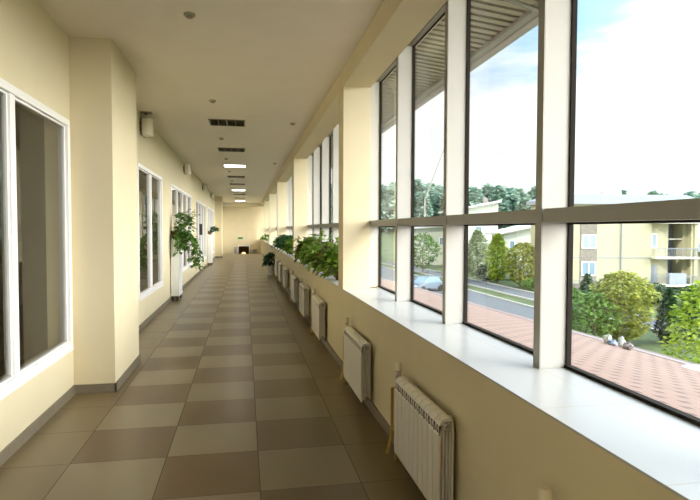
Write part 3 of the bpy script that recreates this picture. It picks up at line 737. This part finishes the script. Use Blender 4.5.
tree('leafy_tree', (24.3, 74, ZG), 5.4, P_round(2.2), 1300, .36, 'mid', 'green tree above the bright lawn strip and parked car', 'tree', 13, .8, group=GB)
tree('leafy_tree', (22.9, 58.5, ZG), 4.8, P_round(1.2), 1000, .28, 'lime', 'lime tree beside the road behind the blue grey parked car', 'tree', 14, .8, group=GB)
tree('bush', (28.4, 51.4, ZG), 1.1, P_round(1.2), 900, .2, 'mid', 'low green bush beyond the road in front of the round olive tree', 'bush', 15, .15, group=GB)
tree('bush', (28.3, 61.6, ZG), 1.9, P_round(1.4), 900, .25, 'dark', 'dark bush beyond the road near the slim flame-shaped tree', 'bush', 16, .15, group=GB)
# hedge masses under the apartment building
for i, (x, y, w_, lab) in enumerate(((30.5, 40.0, 1.7, 'dark hedge bush at the foot of the brown brick strip'), (33.2, 40.4, 1.7, 'dark hedge bush at the foot of the downpipe'), (36.0, 38.6, 1.8, 'dark hedge bush at the foot of the balcony door'), (38.6, 37.5, 1.8, 'dark hedge bush at the foot of the balcony post'))):
    tree('bush', (x, y, ZG), 1.6, P_round(w_), 900, .25, 'dark', lab, 'bush', 40+i, .1, group=GB)

# ---- yellow apartment building
M_fac = mat('yellow_render', (.43, .41, .28), .8, var=.05, scale=.6); M_brick = mat('brown_brick', (.27, .24, .20), .8, col2=(.17, .15, .13), scale=6)
M_win = mat('house_glass', (.20, .30, .38), .1, spec=.8); M_slab = mat('pale_concrete', (.62, .60, .52), .7); M_deep = mat('loggia_glass_and_frames', (.16, .18, .20), .8); M_rail = mat('grey_railing', (.25, .28, .32), .5)
M_roofb = mat('blue_grey_roof', (.30, .33, .38), .6, var=.08, scale=2)
v = tag(empty('apartment_building', far(57, 19.6), -YAW), 'pale yellow apartment building with brown brick strip and balconies', 'building')
HZ = 9.2
w = MB(); w.box(0, 11.3, 0, 3.4, 0, HZ); w.box(11.3, 13.3, .5, 3.4, 0, HZ); w.box(14.8, 15.5, .5, 3.4, 0, HZ); w.box(13.3, 14.8, 2.4, 3.4, 0, HZ); w.box(13.3, 14.8, .5, 2.4, 6.8, HZ); w.box(15.3, 15.75, -.1, 3.4, 0, HZ); w.build('wall', M_fac, v)
MB().prism([(-.4, HZ-.5), (15.9, HZ-.5), (15.9, HZ-.1), (14.5, HZ+.45), (1.2, HZ+.45), (-.4, HZ-.1)], -.5, 3.8, 'y').build('roof', M_roofb, v)
MB().box(6.8, 8.6, 1, 2.2, HZ+.4, HZ+.95).build('roof_parapet', M_slab, v)
MB().box(4.0, 5.7, -.06, 0, 0, 7.4).build('brick_strip', M_brick, v)
def bwin(x0, x1, z0, z1, y=-.06, bars=1, par=v):
    f = MB(); f.box(x0, x1, y-.08, y, z0, z0+.12); f.box(x0, x1, y-.08, y, z1-.12, z1); f.box(x0, x0+.12, y-.08, y, z0, z1); f.box(x1-.12, x1, y-.08, y, z0, z1)
    for k in range(1, bars+1): q = x0+(x1-x0)*k/(bars+1); f.box(q-.06, q+.06, y-.08, y, z0, z1)
    o = f.build('window', M_upvc, par); MB().box(x0+.1, x1-.1, y-.03, y-.01, z0+.1, z1-.1).build('pane', M_win, o)
bwin(4.12, 5.62, 4.13, 5.6); bwin(4.12, 5.62, 1.35, 2.85)
bwin(11.5, 12.15, 4.2, 5.72, .5, 0)
MB().tube([(8.2, -.08, 0), (8.2, -.08, 8.6)], .07, 8).build('downpipe', M_rail, v)
MB().box(0, 11.3, -.04, 0, 3.18, 3.27).build('belt_course', M_rail, v); MB().box(-.05, 11.35, -.05, 0, 0, .6).build('plinth', M_brick, v)
for z in (3.15, .35):
    b_ = MB().box(11.3, 15.7, -.9, .6, z, z+.22).build('balcony_slab', M_slab, v)
    r_ = MB(); r_.box(11.35, 15.6, -.85, -.80, z+1.05, z+1.11)
    for q in range(24): r_.box(11.4+q*.18, 11.43+q*.18, -.84, -.81, z+.2, z+1.06)
    r_.build('railing', M_rail, b_)
MB().box(11.45, 12.2, .42, .49, .57, 2.5).build('balcony_door', M_rail, v)
MB().box(13.3, 14.8, 2.25, 2.39, .57, 2.9).build('loggia_glazing', M_deep, v); MB().box(13.3, 14.8, 2.25, 2.39, 3.4, 6.7).build('loggia_glazing', M_deep, v)
MB().box(13.3, 14.8, .6, .7, 5.1, 5.2).build('loggia_rail', M_slab, v)
MB().box(12.7, 14.4, -.95, -.3, .57, 1.7).build('grey_balcony_box', M_roofb, v)
MB().box(15.25, 15.6, -.8, -.5, 0, 7.5).build('balcony_post', M_fac, v)
MB().box(11.2, 15.8, -1., .6, 6.75, 7.0).build('top_slab', M_slab, v)
MB().tube([(-.2, -.25, .95), (11.2, -.25, .95)], .035, 6).build('fence_rail', M_rail, v); MB().tube([(-.2, -.25, .55), (11.2, -.25, .55)], .035, 6).build('fence_rail', M_rail, v)
v2 = tag(empty('side_building', far(66, 40.0), -YAW), 'white building with dark canopy past the balconies', 'building')
MB().box(0, 12, 0, 8, 0, 9).build('wall', M_fac, v2); MB().box(-.4, 12, -.4, 8, 9, 9.4).build('roof', M_roofb, v2); MB().box(-2.6, 6, -2.5, 0, 3.6, 4.5).build('canopy', M_roofb, v2); MB().box(1.2, 1.6, -2.3, -1.9, 0, 3.6).build('canopy_post', M_fac, v2)
bwin(.2, 1.4, 5.2, 6.8, 0, 1, v2); bwin(2.2, 3.6, 5.2, 6.8, 0, 1, v2)
# ---- houses
M_hw = mat('pale_house_render', (.56, .58, .50), .8); M_hr = mat('pale_house_roof', (.55, .55, .53), .6)
def shed(loc, w_, d_, z0, z1, label, wins):
    h_ = tag(empty('house', loc, -YAW), label, 'house')
    m = MB(); m.prism([(0, 0), (w_, 0), (w_, z1), (0, z0)], 0, d_, 'y'); m.build('wall', M_hw, h_)
    s_ = (z1-z0)/w_; m = MB(); m.prism([(-.9, z0-.9*s_), (w_+.3, z1+.3*s_), (w_+.3, z1+.3*s_+.35), (-.9, z0-.9*s_+.25)], -.8, d_+.4, 'y'); m.build('roof', M_hr, h_)
    for (a, b_, c, d) in wins: bwin(a, b_, c, d, 0, 0, h_)
    return h_
hA = shed(far(85, 15.6), 7.0, 8, 8.9, 10.2, 'pale house with flat rising roof and chimney before the forest', [(1, 2.2, 5.2, 6.6), (3.4, 4.6, 5.2, 6.6)])
MB().box(5.2, 5.9, 2, 2.6, 9.7, 11.0).build('chimney', M_brick, hA)
hB = shed(far(72, 19.9), 5.8, 6, 5.6, 6.9, 'pale green house with sloping white eave behind the round olive tree', [(.7, 1.5, 3.0, 4.7), (3.6, 4.6, 3.2, 4.9)])
hC = shed(far(95, 11.2), 7.5, 8, 6.2, 6.8, 'far pale blue house above the bright lawn strip', [(1.2, 2.4, 3.4, 4.8), (4.0, 5.2, 3.4, 4.8)])
# ---- cars
def car(loc, rz, m, label):
    v = tag(empty('car', loc, rz), label, 'car', 'parked cars')
    prof = [(-2.1, .35), (-2.12, .72), (-1.95, .86), (-1.35, .92), (1.05, .92), (1.75, .84), (2.1, .66), (2.12, .35)]
    MB().prism(prof, -.85, .85, 'y').build('body', m, v, bevel=.06)
    MB().prism([(-1.55, .90), (-1.05, 1.38), (.25, 1.42), (1.1, .90)], -.72, .72, 'y').build('cabin_glass', M_win, v, bevel=.05)
    MB().prism([(-1.08, 1.37), (-1.0, 1.43), (.2, 1.46), (.28, 1.41)], -.72, .72, 'y').build('cabin_roof', m, v, bevel=.02)
    for x in (-1.3, 1.3):
        for s_ in (-.80, .80): MB().tube([(x, s_-.1, .32), (x, s_+.1, .32)], .32, 16).build('wheel', M_gask, v)
    for s_ in (-.6, .6): MB().box(2.08, 2.14, s_-.16, s_+.16, .60, .72).build('headlight', M_upvc, v)
car((17.4, 52.0, ZG+.03), R(-150), mat('blue_grey_car_paint', (.10, .14, .19), .4), 'blue grey car parked on the road, seen low beside a white post')
car((31.6, 62.5, ZG), R(160), mat('white_car_paint', (.75, .77, .80), .25), 'white car parked between the slim tree and the round olive tree')
# ---- hill with forest
hl = MB(); nx, ny = 40, 16
def hz(a, d): return ZG + 8.0*min(1, max(0, (d-105)/75.))**1.2 + 1.2*math.sin(a*9) * min(1, max(0, (d-105)/75.))
for j in range(ny+1):
    d = 100 + j*14
    for i in range(nx+1):
        a = R(-10+ i*1.9); hl.v.append((d*math.sin(a), d*math.cos(a), hz(a, d)-.05))
for j in range(ny):
    for i in range(nx): b = j*(nx+1)+i; hl.f.append((b, b+1, b+nx+2, b+nx+1)); hl.mi.append(0)
struct(hl.build('hill', M_grass, smooth=True))
M_hazed = mat('hazed_forest_leaf', (.26, .41, .33), .7, col2=(.38, .50, .40), scale=.5, translucent=.3)  # distance haze mixed into the leaf colour, hence the pale bluish green
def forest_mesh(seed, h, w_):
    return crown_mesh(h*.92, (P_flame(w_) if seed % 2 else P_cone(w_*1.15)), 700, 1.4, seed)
protos = []
for s_ in range(4):
    t_ = tag(empty('forest_tree', (0, 0, 0)), 'x', 'tree', 'forest trees on the distant hill')
    forest_mesh(60+s_, 11.2+s_*.7, 2.7-.1*s_).build('crown', M_hazed, t_, loc=(0, 0, .9)); MB().tube([(0, 0, -.6), (0, 0, 4)], [.3, .2], 6).build('trunk', M_bark, t_)
    protos.append(t_)
random.seed(5); cnt = 0
for row in range(4):
    d0 = 158 + row*13
    a = 4.0 + row*.3
    while a < 53:
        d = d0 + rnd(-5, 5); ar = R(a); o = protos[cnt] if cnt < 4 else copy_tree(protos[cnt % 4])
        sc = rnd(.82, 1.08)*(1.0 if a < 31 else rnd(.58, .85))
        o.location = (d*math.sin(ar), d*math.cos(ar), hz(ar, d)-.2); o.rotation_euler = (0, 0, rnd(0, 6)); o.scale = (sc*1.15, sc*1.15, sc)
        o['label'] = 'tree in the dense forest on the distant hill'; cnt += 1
        a += rnd(.9, 1.35)
# crane boom
v = tag(empty('crane', (39.8, 117.0, ZG)), 'thin slanting crane boom rising over the distant forest', 'crane')
MB().tube([(-1.6, -1.7, 12.5), (4.6, -2.4, 29.0)], [.13, .09], 8).build('boom', M_alu, v); MB().tube([(-1.6, -1.7, 0), (-1.6, -1.7, 12.5)], .16, 8).build('mast', M_alu, v); MB().box(-2.8, -.4, -2.9, -.5, 0, 1.2).build('base', M_alu, v)
